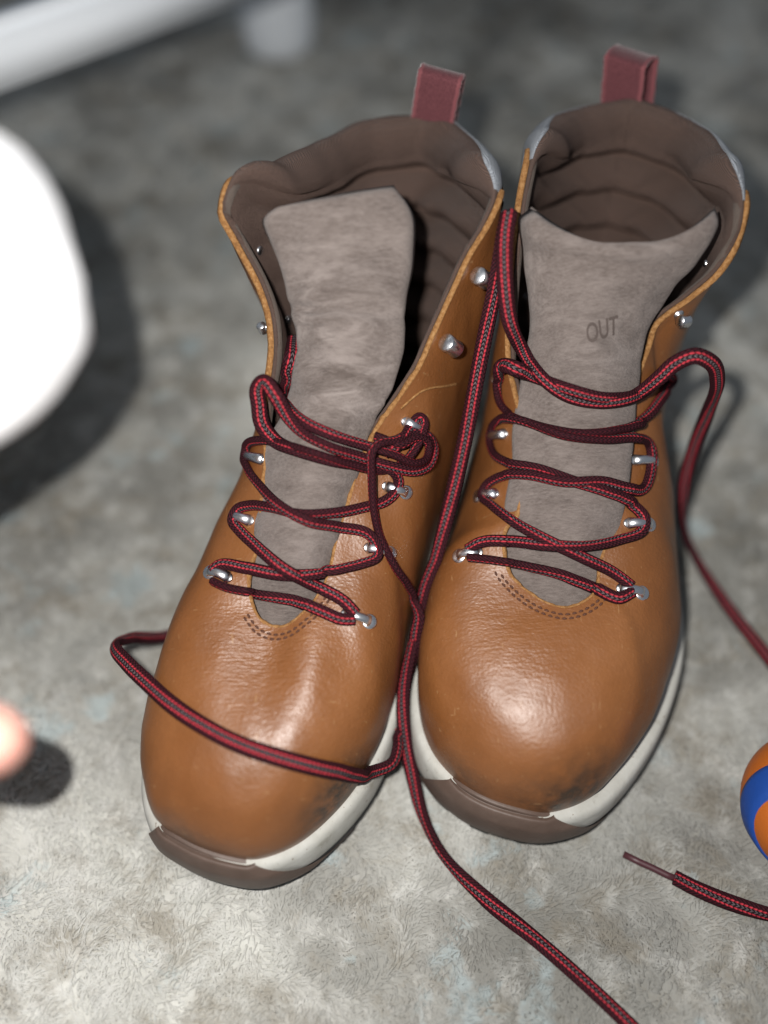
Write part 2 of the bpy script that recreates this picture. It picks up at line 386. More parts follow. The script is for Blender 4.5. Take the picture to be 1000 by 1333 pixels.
    R = C[:, None] + outn[:, None] * (np.cos(ang)[None, :, None] * (rr * wr)[:, None, None]) + upv[:, None] * (np.sin(ang)[None, :, None] * (rr * wr * 1.15)[:, None, None])
    vs = np.linspace(1, 0.10, 84)
    down = []
    h = np.linalg.norm(S[:, -1] - S[:, 0], axis=1)
    for q, v in enumerate(vs[1:]):
        jf = v * (NV - 1); j0 = int(min(jf, NV - 2)); fr = jf - j0
        p = S[:, j0] * (1 - fr) + S[:, j0 + 1] * fr; nn = Nn[:, j0] * (1 - fr) + Nn[:, j0 + 1] * fr
        hz_n = nn * (1 - pad)[:, None] + nW * pad[:, None]
        s = (1 - v) * 13.5                      # cm down the inside
        bell = (abs(math.sin(math.pi * (s + 0.55) / 1.75)) ** 1.25)
        step = 0.56 * min(4, math.floor((s + 0.55) / 1.75))
        tp = off + (0.60 + 1.45 * bell) * p3 + 1.1 * (1 - p3) * rr / 0.98 + step * 0.62 * (0.25 + 0.75 * p3)
        tf = TH + 0.18 + 0.04 * math.sin(s * 1.3)
        tt = tp * p2 + tf * (1 - p2)
        # the bellows die out towards the facings
        down.append(p - hz_n * tt[:, None])
    D = np.stack(down, 1)
    for i in range(NU):
        for j in range(D.shape[1]):
            k = 0.07 * nz(D[i, j], 0.5, 11) + 0.03 * nz(D[i, j], 2.0, 2)
            D[i, j] += nW[i] * k * (0.4 + pad[i])
    Lg = np.concatenate([R, D], 1)
    keep = [i for i in range(NU) if (u[i] > spec['lin'][0] and u[i] < spec['lin'][1])]
    Lk = Lg[keep]
    ntrim = 5
    ntrim = 0
    V, F = grid(Lk[:, ntrim:], flip=False)
    lin = link('lining', mesh('lining', V, F, base), M_lining, root)
    V2, F2 = grid(Lk[:, ntrim:])
    B.bvh_parts.append((V2, F2))
    # grey textile binding: outer part of the roll on the padded collar, plus a band below it
    kk = [i for i in range(NU) if pad[i] > 0.02]
    side_ = np.where(u < 10, spec.get('bind', 1.0), 1.0) * np.clip(1 - np.minimum(np.abs(u - c0 - .3), np.abs(u - c1 + .3)) / 1.7, 0, 1)
    rows = []
    for i in kk:
        am = (0.80 if u[i] > 10 or 'bind' not in spec else 0.25) + 0.75 * side_[i]; r_ = rr[i] * wr[i] + 0.03
        row = [E[i] - dv[i] * 0.9 + outn[i] * 0.03, E[i] - dv[i] * 0.25 + outn[i] * 0.07]
        for x in np.linspace(-0.2, am, 8): row.append(C[i] + outn[i] * math.cos(x) * r_ + upv[i] * math.sin(x) * r_ * 1.15)
        row.append(C[i] + outn[i] * math.cos(am + .04) * (r_ - .08) + upv[i] * math.sin(am + .04) * (r_ - .08) * 1.15)
        rows.append(row)
    tr = np.array(rows)
    V, F = grid(tr); link('collar_binding', mesh('collar_binding', V, F, base), M_trim, root)
    # the facings' fringe (knit edge beside the raw edge)
    fk = [i for i in order]
    fr_ = []
    for i in fk:
        j = 0.06 * nz(E[i], 14.0, 9) + 0.04 * nz(E[i], 30.0)
        e = E[i] - En[i] * (TH - 0.03)
        fr_.append([e - dv[i]*0.1, e - En[i]*0.06 + dv[i]*(0.06+j), e - En[i]*0.20 + dv[i]*(0.05+j), e - En[i]*0.30 - dv[i]*0.08, e - En[i]*0.32 - dv[i]*0.22])
    V, F = grid(np.array(fr_), flip=True); link('lining_edge', mesh('lining_edge', V, F, base), M_fuzz, root)
    # ---- footbed
    ins = L3(Ou - n2 * 0.9, np.full(NU, 3.0)); V = list(ins) + [toW(0, 15, 3.0)]
    link('footbed', mesh('footbed', V, [(i, NU, (i + 1) % NU) for i in range(NU)], base), M_lining, root)
    # ---- midsole
    sp = spring(Ou[:, 1])
    O3 = Ou + n2 * ex_(u)
    prof = [(-0.95, -0.02, 1), (-0.50, 0.02, 1), (-0.34, 0.0, 1), (-0.20, -0.10, 1), (-0.10, -0.38, 1), (-0.02, -0.9, 1), (0.02, None, 1.15), (0.0, None, 0.85), (-0.06, None, 0.62), (-0.2, None, 0.55)]
    rings = []
    for dn, dz, ab in prof:
        z = ztop + dz if dz is not None else ab + sp
        rings.append(L3((O3 if dn > -0.4 else Ou) + n2 * dn, np.maximum(z, 0.55 + sp)))
    G = np.stack(rings, 1)
    V, F = grid(G, close_u=True, flip=True); link('midsole', mesh('midsole', V, F, base), M_mid, root); B.bvh_parts.append((V, F))
    # groove line in the midsole is real relief: a thin raised bead
    # ---- outsole with lugs
    rings = []
    lug = 0.5 + 0.5 * np.sign(np.sin(np.arange(NU) * 2 * math.pi / 10))
    for dn, z, lg in ((-0.3, 0.62, 0), (-0.02, 0.60, 0), (0.03, 0.50, 0), (0.05, 0.32, 1), (0.03, 0.02, 1), (-0.4, 0.0, 0)):
        rings.append(L3(O3 + n2 * (dn - 0.16 * lug * lg)[:, None] if lg else O3 + n2 * dn, z + sp))
    V, F = grid(np.stack(rings, 1), close_u=True, flip=True)
    n0 = len(V); V = np.concatenate([V, [toW(0, 15, 0.3)]]); 
    link('outsole', mesh('outsole', V, F, base), M_out, root); B.bvh_parts.append((V[:n0], F))
    # ---- toe cap
    ua, ub = spec['cap']; uc = np.linspace(ua, ub, 60)
    Oc = outline(uc); dC = outline(uc + .02) - outline(uc - .02); Tc = dC / np.linalg.norm(dC, axis=1)[:, None]; nc = np.stack([-Tc[:, 1], Tc[:, 0]], 1)
    spc = spring(Oc[:, 1]); zt = 2.45 + hermite(ku, spec['mid_h'], uc, 20)[:, 0] + spc
    f = (uc - ua) / (ub - ua); ht = hermite(spec['cap_h'][0], spec['cap_h'][1], f)[:, 0]
    taper = np.clip(np.minimum(f, 1 - f) / 0.10, 0, 1) ** 0.7
    rings = []
    iu = np.mod(uc / 20 * NU, NU)
    def surf(jrow, iu):
        i0 = np.floor(iu).astype(int) % NU; fr = (iu - np.floor(iu))[:, None]
        jj = np.clip(jrow, 0, NV - 1.001); j0 = jj.astype(int); fj = (jj - j0)[:, None]
        q = lambda X: ((X[i0, j0]*(1-fj) + X[i0, j0+1]*fj)*(1-fr) + (X[(i0+1) % NU, j0]*(1-fj) + X[(i0+1) % NU, j0+1]*fj)*fr)
        return q(S), q(Nn)
    Lo, Hi = spec['cap'], spec['cap_top']
    for q_, (kind, dn, z) in enumerate((('o', -0.15, 0.45), ('o', 0.10*1, 0.5), ('o', 0.14, 0.75), ('o', 0.16, 1.2), ('o', 0.10, 1.9), ('t', 0.0, -0.25), ('t', -0.20, 0.08), ('s', 0.16, 0.35), ('s', 0.15, 0.72), ('s', 0.12, 0.93), ('s', 0.06, 1.0), ('s', -0.03, 1.02))):
        e_ = min(1.0, q_ / 6.0)
        uc = np.linspace(Lo[0] * (1 - e_) + Hi[0] * e_, Lo[1] * (1 - e_) + Hi[1] * e_, 60)
        Oc = outline(uc); dC = outline(uc + .02) - outline(uc - .02); Tc = dC / np.linalg.norm(dC, axis=1)[:, None]; nc = np.stack([-Tc[:, 1], Tc[:, 0]], 1)
        spc = spring(Oc[:, 1]); zt = 2.45 + hermite(ku, spec['mid_h'], uc, 20)[:, 0] + spc; Oc = Oc + nc * ex_(uc); iu = np.mod(uc / 20 * NU, NU)
        if kind == 'o': p = L3(Oc + nc * (dn * taper + 0.05 * (1 - taper))[:, None], spc + np.minimum(z, zt - spc - 0.3))
        elif kind == 't': p = L3(Oc + nc * (dn - 0.12 * (1 - taper))[:, None], zt + z)
        else:
            ps, ns = surf(ht * z * 2.6 + 0.75, iu)
            p = ps + ns * (dn * (0.35 + 0.65 * taper))[:, None]
        rings.append(p)
    rings = np.stack(rings, 1); rings = np.stack([hermite(np.arange(rings.shape[1]), rings[k_], np.linspace(0, rings.shape[1] - 1, 40)) for k_ in range(rings.shape[0])])
    V, F = grid(rings, flip=True); link('toe_cap', mesh('toe_cap', V, F, base), M_cap, root); B.bvh_parts.append((V, F))
    # ---- tongue
    rowsL = np.array([un(*r[0]) for r in spec['tongue']]); rowsM = np.array([un(*r[1]) for r in spec['tongue']]); rowsR = np.array([un(*r[2]) for r in spec['tongue']])
    k = np.arange(len(rowsL)); NT = 90; tt = np.linspace(0, len(k) - 1, NT)
    TL, TM, TR = hermite(k, rowsL, tt), hermite(k, rowsM, tt), hermite(k, rowsR, tt)
    NS = 31; s = np.linspace(-1, 1, NS)
    G = TL[:, None] * (s * (s - 1) / 2)[None, :, None] + TM[:, None] * (1 - s * s)[None, :, None] + TR[:, None] * (s * (s + 1) / 2)[None, :, None]
    ds = np.gradient(G, axis=1); dt = np.gradient(G, axis=0); n = np.cross(ds, dt); n /= np.linalg.norm(n, axis=2)[..., None]
    if n[NT // 2, NS // 2] @ FW > 0: n = -n
    for i in range(NT):
        for j in range(NS):
            G[i, j] += n[i, j] * (0.16 * nz(G[i, j], 0.55, 3) + 0.05 * nz(G[i, j], 1.6, 1))
    rel = G - CP; dep = rel @ FW; qx = 500 + FPX * (rel @ RT) / dep; qy = 666.5 - FPX * (rel @ UP) / dep; G0 = G.copy()
    for (bx, by, rs, rt, am) in spec['tbumps']:
        ij = np.unravel_index(np.argmin((qx - bx) ** 2 + (qy - by) ** 2), qx.shape)
        e1_ = ds[ij] / np.linalg.norm(ds[ij]); e2_ = dt[ij] / np.linalg.norm(dt[ij]); d_ = G0 - G0[ij]
        G = G + n * (am * np.exp(-((d_ @ e1_) / rs) ** 2 - ((d_ @ e2_ + 0.25 * (d_ @ e1_)) / rt) ** 2))[..., None]
    th = 0.42
    # closed loop round the tongue's section, edges rounded
    sec = []
    for j in range(NS): sec.append((j, 0.0))
    loops = []
    edge_in = np.clip(np.minimum(np.arange(NS), NS - 1 - np.arange(NS)) / 2.0, 0, 1) ** 0.5
    top_in = np.clip((NT - 1 - np.arange(NT)) / 2.0, 0, 1) ** 0.5
    ei = (edge_in[None, :] * top_in[:, None])[..., None]
    front = G + n * (th / 2) * (2 * ei - 1) ; back = G - n * th / 2 - n * th * 0.5 * ei * 0
    front = G - n * th / 2 + n * th * ei
    back = G - n * th / 2
    V1, F1 = grid(front); V2, F2 = grid(back, flip=True); V, F = join([(V1, F1), (V2, F2)])
    uv = None
    to = link('tongue', mesh('tongue', V, F, base), suede_material([((np.array(un(*c_)) - base) * CM, r_ * CM, a_, z_) for c_, r_, a_, z_ in spec['painted_creases']]), root); B.bvh_parts.append((V1, F1))
    bm = bmesh.new(); bm.from_mesh(to.data); bmesh.ops.remove_doubles(bm, verts=bm.verts, dist=0.00002); bmesh.ops.recalc_face_normals(bm, faces=bm.faces); bm.to_mesh(to.data); bm.free()
    V, F = join(B.bvh_parts)
    B.tree = BVHTree.FromPolygons([Vector(p) for p in V], F)
    Vt, Ft = join([(S.reshape(-1, 3), grid(S, close_u=True)[1])])
    B.tree_upper = BVHTree.FromPolygons([Vector(p) for p in Vt], Ft)
    B.tree_tongue = BVHTree.FromPolygons([Vector(p) for p in V1], F1)
    return B

def cast(trees, px, py):
    d = rayd(px, py); best = None
    for t in trees:
        h = t.ray_cast(Vector(CP), Vector(d))
        if h[0] is not None and (best is None or h[3] < best[2]):
            n = np.array(h[1]); n = n if n @ d < 0 else -n
            best = (np.array(h[0]), n, h[3])
    if best is None:
        p = un(px, py, 0.0); return p, np.array([0, 0, 1.]), 1e9
    return best

PRM_R = [(0.25,3.1,4.6,-0.1),(0.3,3.2,4.2,-0.2),(0.4,3.2,3.6,-0.3),(0.5,3.3,3.0,-0.5),(0.5,3.5,2.3,-0.9),(0.35,3.8,1.7,-1.6),(0.2,4.2,0.8,-2.4),(0.2,4.6,0.0,-3.6),(0.3,4.6,0.1,-4.0),(0.45,4.2,-0.1,-4.2),
         (0.6,4.0,-0.3,-4.6),(0.45,4.2,-0.1,-4.2),(0.3,4.6,0.1,-4.0),(0.1,4.6,-1.2,-3.4),(0.1,4.2,0.2,-2.4),(0.35,3.8,1.7,-1.6),(0.5,3.5,2.3,-0.9),(0.5,3.3,3.0,-0.5),(0.4,3.2,3.6,-0.3),(0.3,3.2,4.2,-0.2)]
R = dict(painted_creases=[((740,560,11),5.0,.35,.2),((720,340,15),3.5,.5,1.1),((860,330,15.8),3.0,.4,-.5),((790,425,13.8),2.2,.5,.3)], origin=(5.2, 6.6), ang=11, label='right-hand tan leather hiking boot, tongue top curved down, standing upright with red laces',
  sole=[(-0.3,1.2),(-2.5,1.65),(-4.5,3.3),(-5.5,6),(-5.6,10),(-5.1,13.5),(-4.6,17),(-4.4,21),(-4.2,25),(-3.1,28.6),(0.1,30.6),(3.4,28.6),(4.4,25),(4.8,21),(5.2,17),(5.8,13.5),(6.0,10),(5.0,6.2),(3.2,3.0),(1.4,1.55)],
  mid_h=[0.0,0.0,0.05,0.05,0,0,0,.1,.2,.3,.3,.3,.2,.1,0,0,0,0,0,0],
  edge=[(0,735,790,7.5),(1,705,780,7.5),(2,678,762,7.6),(3,660,738,7.9),(4,658,690,8.6),(4.6,676,660,9.1),(5,677,610,9.7),(5.4,680,560,10.4),(5.8,668,510,11.3),(6.1,660,470,12.2),(6.5,660,400,13.6),(6.9,664,330,14.9),(7.2,673,260,16.1),(7.5,684,205,17.1),
        (8,'l',-4.1,25.0,16.0),(9,'l',-2.9,28.0,15.4),(10,'l',0.1,29.6,15.4),(11,'l',3.0,28.2,15.4),(12,'l',4.4,24.6,16),
        (12.5,975,262,16.9),(12.9,962,320,15.6),(13.2,940,355,14.8),(13.6,900,390,13.9),(14,860,420,13),(14.4,848,450,12.2),(14.8,832,490,11.4),(15.2,818,540,10.6),(15.6,806,590,9.9),(16,803,640,9.2),(16.5,793,690,8.5),(17,782,735,7.9),(18,778,765,7.6),(19,760,783,7.5)],
  flare=[0,0,0,0,0,0,0,0,0,0,0,0,0,.2,.32,.38,.36,.32,.2,.05], prm=PRM_R, corner=(7.5, 12.5), roll=0.98, lin=(4.6, 15.6), cap=(-2.3, 2.1), cap_top=(-0.85, 1.4), cap_h=((0, .12, .3, .6, .85, 1), (0.05, 0.12, 0.30, 0.42, 0.35, 0.05)),
  bumps=[((690,800,7.2),(1,0.3,0),1.2,0.7,-0.12),((645,800,6.5),(0.3,1,0),2,0.8,-0.12)],
  scuffs=[((745,1035,4.0),2.7,1.35),((600,1020,3.5),1.6,0.7),((830,930,3.5),1.5,.5)],
  creases=[((665,830,7),3.0)],
  tongue=[((690,815,5.7),(730,818,6.0),(775,805,5.7)),((655,755,6.9),(730,755,7.3),(800,750,7.0)),((650,690,8.0),(735,690,8.9),(812,690,8.2)),((662,610,9.3),(745,610,10.2),(822,610,9.6)),((665,550,10.3),(750,550,11.2),(830,550,10.5)),
          ((674,490,11.5),(760,490,12.5),(838,495,11.6)),((684,430,12.9),(770,430,13.9),(844,435,12.9)),((682,380,13.9),(785,380,14.9),(872,385,13.9)),((676,330,15.2),(800,345,15.7),(910,337,15.4)),((670,290,16.4),(812,328,16.2),(938,292,16.7)),((690,270,17.0),(820,321,16.3),(934,268,17.2))],
  tbumps=[(795,427,1.3,.8,-.10),(830,470,1.3,.25,-.07),(790,545,1.2,.25,.06),(745,640,1.3,.22,-.06),(700,590,.3,1.2,-.06),(720,330,.9,1.2,.12),(800,360,1.2,.5,-.07),(710,440,.35,1.6,.07)])
PRM_L = list(PRM_R); PRM_L[4] = (0.6,3.9,2.9,-0.7); PRM_L[5] = (0.55,4.2,2.5,-1.2); PRM_L[6] = (0.4,4.4,1.1,-2.2); PRM_L[7] = (0.1,4.6,-1.3,-3.4); PRM_L[8] = (0.3,4.6,-0.8,-4.0); PRM_L[13] = (0.2,4.6,0.5,-3.6); PRM_L[14] = (0.2,4.2,1.0,-2.6)
L = dict(painted_creases=[((420,415,14.4),3.2,.8,.15),((455,505,12.6),3.2,.75,.1),((440,290,17),4.0,.35,.4),((400,680,9.2),3.5,.35,.2)], origin=(-6.0, 4.8), ang=16, label='left-hand tan leather hiking boot, loosened tongue leaning back, loose red lace draped over its toe',
  sole=[(-0.3,1.35),(-2.2,1.45),(-3.9,2.1),(-5.3,4.3),(-5.7,8),(-5.3,12),(-4.8,16),(-4.5,20),(-4.4,24),(-3.4,28.3),(0,30.4),(3.4,28.3),(4.3,24),(4.3,20),(4.2,16),(4.35,12),(4.4,9),(4.0,5.9),(2.7,3.2),(1.2,1.75)],
  mid_h=[0.0,0.0,0.05,0.05,0,0,0,.1,.2,.3,.3,.3,.2,.1,0,0,0,0,0,0],
  edge=[(0,362,814,7.5),(1,340,806,7.5),(2,327,782,7.7),(3,324,742,8.2),(4,338,706,8.7),(5,341,640,9.6),(5.5,346,590,10.4),(6,341,540,11.3),(6.3,346,490,12.2),(6.6,350,450,13),(6.9,343,400,13.9),(7.2,322,350,14.9),(7.4,300,310,15.8),(7.6,284,280,16.5),(7.8,290,246,17.2),
        (8.5,345,236,16.0),(9.1,410,205,15.4),(9.6,470,178,15.2),(10.2,565,172,15.2),(11,625,205,15.5),(11.6,650,236,16.2),
        (12.1,655,256,16.9),(12.5,640,290,16.4),(13,612,335,15.5),(13.4,588,385,14.5),(13.8,565,435,13.5),(14.2,545,480,12.7),(14.6,515,525,11.9),(15,490,560,11.2),(15.4,466,610,10.2),(15.8,455,650,9.6),(16.3,440,695,8.9),(16.9,430,740,8.3),(17.6,414,776,7.8),(18.6,390,803,7.55)],
  bind=0.0, prm=PRM_L, corner=(7.9, 12.1), roll=0.98, lin=(4.6, 15.6), cap=(-2.6, 2.2), cap_top=(-0.8, 1.75), cap_h=((0, .12, .3, .6, .85, 1), (0.02, 0.08, 0.14, 0.25, 0.25, 0.05)),
  bumps=[((402,850,7.2),(0.1,1,0),2.8,1.0,0.24),((348,868,7.0),(0.3,1,0),1.8,1.3,-0.40),((440,860,6.6),(0.2,1,0),1.8,0.9,-0.15)],
  scuffs=[((455,1045,3.5),2.6,1.6),((250,1080,3.5),1.8,0.8)],
  creases=[((400,880,7),3.6),((320,850,6.5),3.2)],
  tongue=[((338,822,5.9),(365,824,6.2),(392,812,5.9)),((322,772,7.0),(370,772,7.5),(420,772,7.0)),((328,700,8.3),(385,705,9.3),(440,700,8.4)),((335,640,9.2),(400,640,10.2),(462,635,9.4)),((345,580,10.2),(415,580,11.3),(480,575,10.5)),
          ((372,520,11.5),(440,520,12.4),(507,515,11.8)),((382,460,12.9),(455,460,13.6),(528,455,13.2)),((376,400,14.2),(450,400,14.8),(532,400,14.4)),((358,340,15.6),(440,335,16.0),(541,340,15.6)),((338,290,16.8),(440,285,17.1),(540,280,17.0)),((358,268,17.3),(440,252,17.8),(515,239,17.9))],
  tbumps=[(400,388,.8,.28,.22),(405,402,.7,.2,-.26),(425,418,1.5,.28,.22),(470,402,1.6,.22,-.14),(420,440,.8,.3,.12),(450,487,2.2,.16,-.16),(410,505,1.0,.4,.18),(470,525,1.0,.3,-.08),(430,600,1.6,.5,.10),(395,700,1.6,.3,-.09),(372,300,.8,1.0,-.10)])
BR = make_boot(R); BL = make_boot(L)
TREES = [BR.tree, BL.tree]

# ------------------------------------------------------------------ laces
EYE_R = ((592,724,628,719),(617,646,650,643),(634,569,661,565),(644,494,667,490),(842,772,803,766),(852,683,812,681),(856,600,820,599))
EYE_L = ((268,745,302,752),(300,671,330,678),(318,592,345,598),(488,809,444,799),(514,720,474,713),(534,641,498,633),(550,558,524,549))
EYES = [((e[0]+e[2])/2, (e[1]+e[3])/2) for e in EYE_R + EYE_L]
def path(pts, step=0.07, lift_min=0.16, clean=True):
    """pts: (px,py,lift) resting on what is there, or ('z',px,py,z) hanging free"""
    W = []; free = []; hid = []
    for p in pts:
        if p[0] == 'z': W.append(un(*p[1:])); free.append(1.0); hid.append(0.0)
        else:
            if any(math.hypot(p[0] - e[0], p[1] - e[1]) < 17 for e in EYES): p = (p[0], p[1], min(p[2], 0.2))
            q, n, _ = cast(TREES, p[0], p[1]); d = rayd(p[0], p[1])
            W.append(q - d * p[2]); free.append(p[3] if len(p) > 3 else 0.0); hid.append(1.0)
    W = np.array(W); k = np.concatenate([[0], np.cumsum(np.linalg.norm(np.diff(W, axis=0), axis=1) ** 0.7)])
    dense = hermite(k, W, np.linspace(0, k[-1], len(W) * 14)); fr = np.interp(np.linspace(0, k[-1], len(W) * 14), k, free)
    s = np.concatenate([[0], np.cumsum(np.linalg.norm(np.diff(dense, axis=0), axis=1))]); n = max(8, int(s[-1] / step))
    ss = np.linspace(0, s[-1], n); Q = np.stack([np.interp(ss, s, dense[:, i]) for i in range(3)], 1); fr = np.interp(ss, s, fr); vis = np.interp(ss, s, np.interp(np.linspace(0, k[-1], len(W) * 14), k, hid))
    if clean:
        for it in range(3):
            for i in range(len(Q)):
                if vis[i] > 0.5:
                    d = Q[i] - CP; l = np.linalg.norm(d); d /= l
                    for t in TREES:
                        h = t.ray_cast(Vector(CP), Vector(d))
                        if h[0] is not None and h[3] < l + lift_min: Q[i] = CP + d * (h[3] - lift_min); l = h[3] - lift_min
                for t in TREES:
                    h = t.find_nearest(Vector(Q[i]), 0.22)
                    if h[0] is not None:
                        v = Q[i] - np.array(h[0]); dd = np.linalg.norm(v)
                        if 1e-4 < dd < 0.2: Q[i] = np.array(h[0]) + v / dd * 0.2
                if Q[i][2] < 0.19: Q[i][2] = 0.19
            Q[1:-1] = Q[1:-1] * 0.4 + (Q[:-2] + Q[2:]) * 0.3
    fr = np.convolve(np.pad(fr, 12, mode='edge'), np.ones(25) / 25, 'valid')
    return Q, fr

def tube(Q, wid=0.25, hei=0.17, lobed=True, twist=0.6, seed=0, base=(0, 0, 0), taper=False, u0=0, loose=None):
    n = len(Q); T = np.gradient(Q, axis=0); T /= np.linalg.norm(T, axis=1)[:, None]
    s = np.concatenate([[0], np.cumsum(np.linalg.norm(np.diff(Q, axis=0), axis=1))])
    M_ = 16; V = []; uv = []
    ref = np.array([0.0, -0.45, 0.9])
    for i in range(n):
        side = np.cross(T[i], ref); side /= np.linalg.norm(side) + 1e-9; nn = np.cross(side, T[i])
        tw = twist * nz((s[i] * 0.17, seed * 3.7, 0.5)) * 3.4; wi, he = wid, hei
        if loose is not None: tw = tw * 0.7 + (1 - loose[i]) * (0.95 if seed != 2 else -0.95); wi = 0.22 + 0.05 * loose[i]; he = 0.175
        side, nn = side * math.cos(tw) + nn * math.sin(tw), nn * math.cos(tw) - side * math.sin(tw)
        for j in range(M_ + 1):
            th = 2 * math.pi * j / M_
            r = 1.0 - (0.16 * math.cos(2 * (th - math.pi / 2)) if lobed else 0)
            bead = 1 + (0.03 * math.sin(s[i] * 62 / 1.0) if False else 0)
            V.append(Q[i] + side * math.cos(th) * wi * r * bead + nn * math.sin(th) * he * (r if not lobed else (1.06 - 0.30 * math.exp(-((math.cos(th)) / 0.35) ** 2))))
            uv.append((s[i] + u0, j / M_))
    F = []
    m1 = M_ + 1
    for i in range(n - 1):
        for j in range(M_): F.append((i * m1 + j, i * m1 + j + 1, (i + 1) * m1 + j + 1, (i + 1) * m1 + j))
    # end caps
    F.append(tuple(range(M_ - 1, -1, -1))); F.append(tuple((n - 1) * m1 + j for j in range(M_)))
    return np.array(V), F, uv

def lace(name, strands, boot, parent=None, wid=0.25, hei=0.165, mat_=None):
    Vs = []; Fs = []; UV = []; n = 0
    for q, (Q, fr) in enumerate(strands):
        V, F, uv = tube(Q, wid, hei, seed=q + 1, loose=fr)
        Vs.append(V); Fs += [tuple(i + n for i in f) for f in F]; UV += uv; n += len(V)
    o = link(name, mesh(name, np.concatenate(Vs), Fs, boot.base, UV), mat_ or M_lace, boot.root)
    return o

# right boot: one lace, drawn as its successive runs between the eyelets
r1 = path([(838,690,.35),(824,770,.3),(805,779,.25),(775,766,.22),(730,748,.25),(680,736,.25),(640,729,.25),(610,726,.35)][1:])
r2 = path([(822,763,.35),(800,746,.25),(760,726,.55),(710,702,.50),(670,680,.25),(640,657,.25),(629,646,.38),(634,634,.3),(650,622,.25),(685,618,.25),(735,627,.50),(785,627,.30),(815,635,.25),(838,636,.28),(847,615,.35),(847,594,.42),(845,578,.3),(825,570,.3),(785,572,.3),(735,567,.6),(695,553,.35),(665,540,.28),(651,522,.28),(650,500,.35),('z',650,486,11.9),('z',656,475,12.6),('z',672,480,12.9),(692,489,.4),(705,494,.3),(745,508,.5),(785,518,.45),(830,512,.5),
           ('z',858,492,12.6),('z',878,474,13.2),('z',903,463,13.6),('z',926,472,13.2),('z',934,495,12.0),('z',922,535,9.5),('z',903,585,6.8),('z',890,635,4.5),('z',888,685,2.2),('z',908,730,.7),('z',955,800,.2),('z',1000,856,.2),('z',1075,960,.2),('z',1120,1090,.2),('z',1085,1185,.2),('z',1020,1193,.25),('z',960,1178,.25),('z',905,1156,.25),('z',878,1142,.25)])
r3 = path([(608,716,.38),(625,706,.28),(660,704,.25),(710,709,.55),(760,711,.30),(805,703,.25),(836,690,.3),(838,676,.42),(822,656,.28),(790,640,.25),(745,626,.25),(700,610,.25),(660,602,.25),(642,587,.3),(640,572,.38),(642,558,.4),(650,547,.3),(672,546,.28),(710,557,.28),(755,564,.28),(800,560,.3),(835,547,.3),(858,520,.35),(872,495,.5),(862,488,.9),(845,505,.8),(815,520,.45),(780,524,.3),(740,516,.25),(708,494,.55),(684,462,.35),('z',664,420,14.2),('z',657,360,15.6),('z',658,305,16.6),('z',663,276,17.0),('z',657,300,16.4),('z',645,370,14.6),('z',627,460,12.4),('z',608,560,10.0),('z',590,640,8.3),('z',570,720,6.7),('z',552,790,5.3),('z',535,850,4.3),('z',525,905,3.0),('z',527,960,1.9),('z',537,1010,.9),('z',550,1060,.3),('z',575,1110,.2),('z',630,1168,.2),('z',700,1225,.2),('z',760,1278,.2),('z',830,1345,.2),('z',900,1420,.2)])
laceR = lace('lace', [r1, r2, r3], BR)
ag = tube(np.array([un(x, y, z) for x, y, z in [(880,1144,.27),(868,1139,.25),(850,1130,.22),(832,1122,.2),(812,1112,.18)]]), 0.135, 0.12, lobed=False, twist=0)
ago = link('aglet', mesh('aglet', ag[0], ag[1], BR.base), M_aglet, laceR)

# left boot
l1 = path([(462,806,.3),(445,806,.25),(420,796,.22),(380,781,.25),(330,772,.22),(295,765,.22),(277,757,.35)])
l2 = path([(463,799,.35),(448,783,.25),(412,763,.25),(370,741,.55),(335,712,.28),(312,690,.28),(304,678,.38),(310,664,.35),(325,658,.28),(350,660,.28),(390,669,.28),(430,668,.28),(475,660,.28),(502,652,.3),(515,640,.35),(519,626,.4),(508,611,.4),(480,606,.3),(435,600,.3),(385,586,.3),('z',356,572,11.3),('z',341,552,11.8),('z',337,528,12.3),('z',335,508,12.8),('z',344,497,13.2),('z',357,513,13.1),('z',373,540,12.3),(392,562,.45),(425,580,.45),(470,595,.6),(505,606,.6),(540,613,.45),(560,603,.4),(565,585,.42),(556,566,.45),(540,562,.5),(515,573,.6),(494,577,.9),(485,586,1.0),(484,620,.85),(487,665,.55),(496,702,.35),(515,740,.3),(535,775,.3),('z',546,800,5.6),('z',541,835,4.6),('z',530,875,3.2),('z',521,915,2.0),('z',516,945,1.9),('z',518,972,2.3),('z',511,993,2.4),(488,1004,.35,1),(435,1003,.25,1),(370,988,.25,1),(305,966,.25,1),(250,936,.25,1),(222,916,.3,1),('z',192,889,6.4),('z',166,864,6.0),('z',150,842,5.3),('z',170,831,4.0),('z',212,829,2.0),('z',262,815,0.3),('z',300,800,0.2)])
l3 = path([(276,744,.38),(285,736,.3),(320,739,.25),(370,748,.25),(425,744,.25),(470,734,.25),(492,724,.38),(490,708,.45),(478,694,.3),(440,686,.28),(400,678,.5),(365,659,.5),(338,632,.28),(325,610,.32),(322,597,.4),(326,582,.4),(342,573,.32),(375,580,.3),(415,592,.55),(460,606,.5),(500,612,.35),(528,600,.35),(545,575,.5),(551,552,.55),(545,543,.6),(535,556,.55),(522,576,.6),(500,590,.4)])
l4 = path([('z',384,440,12.4),('z',379,468,12.6),(370,498,.35),(372,524,.35),(395,548,.35),(430,565,.35),(470,578,.55),(510,590,.75),(540,603,.7),(556,596,.6),(558,578,.6),(543,570,.6),(520,580,.7),(500,572,.5),(488,568,.3)])
laceL = lace('lace', [l1, l2, l3, l4], BL)

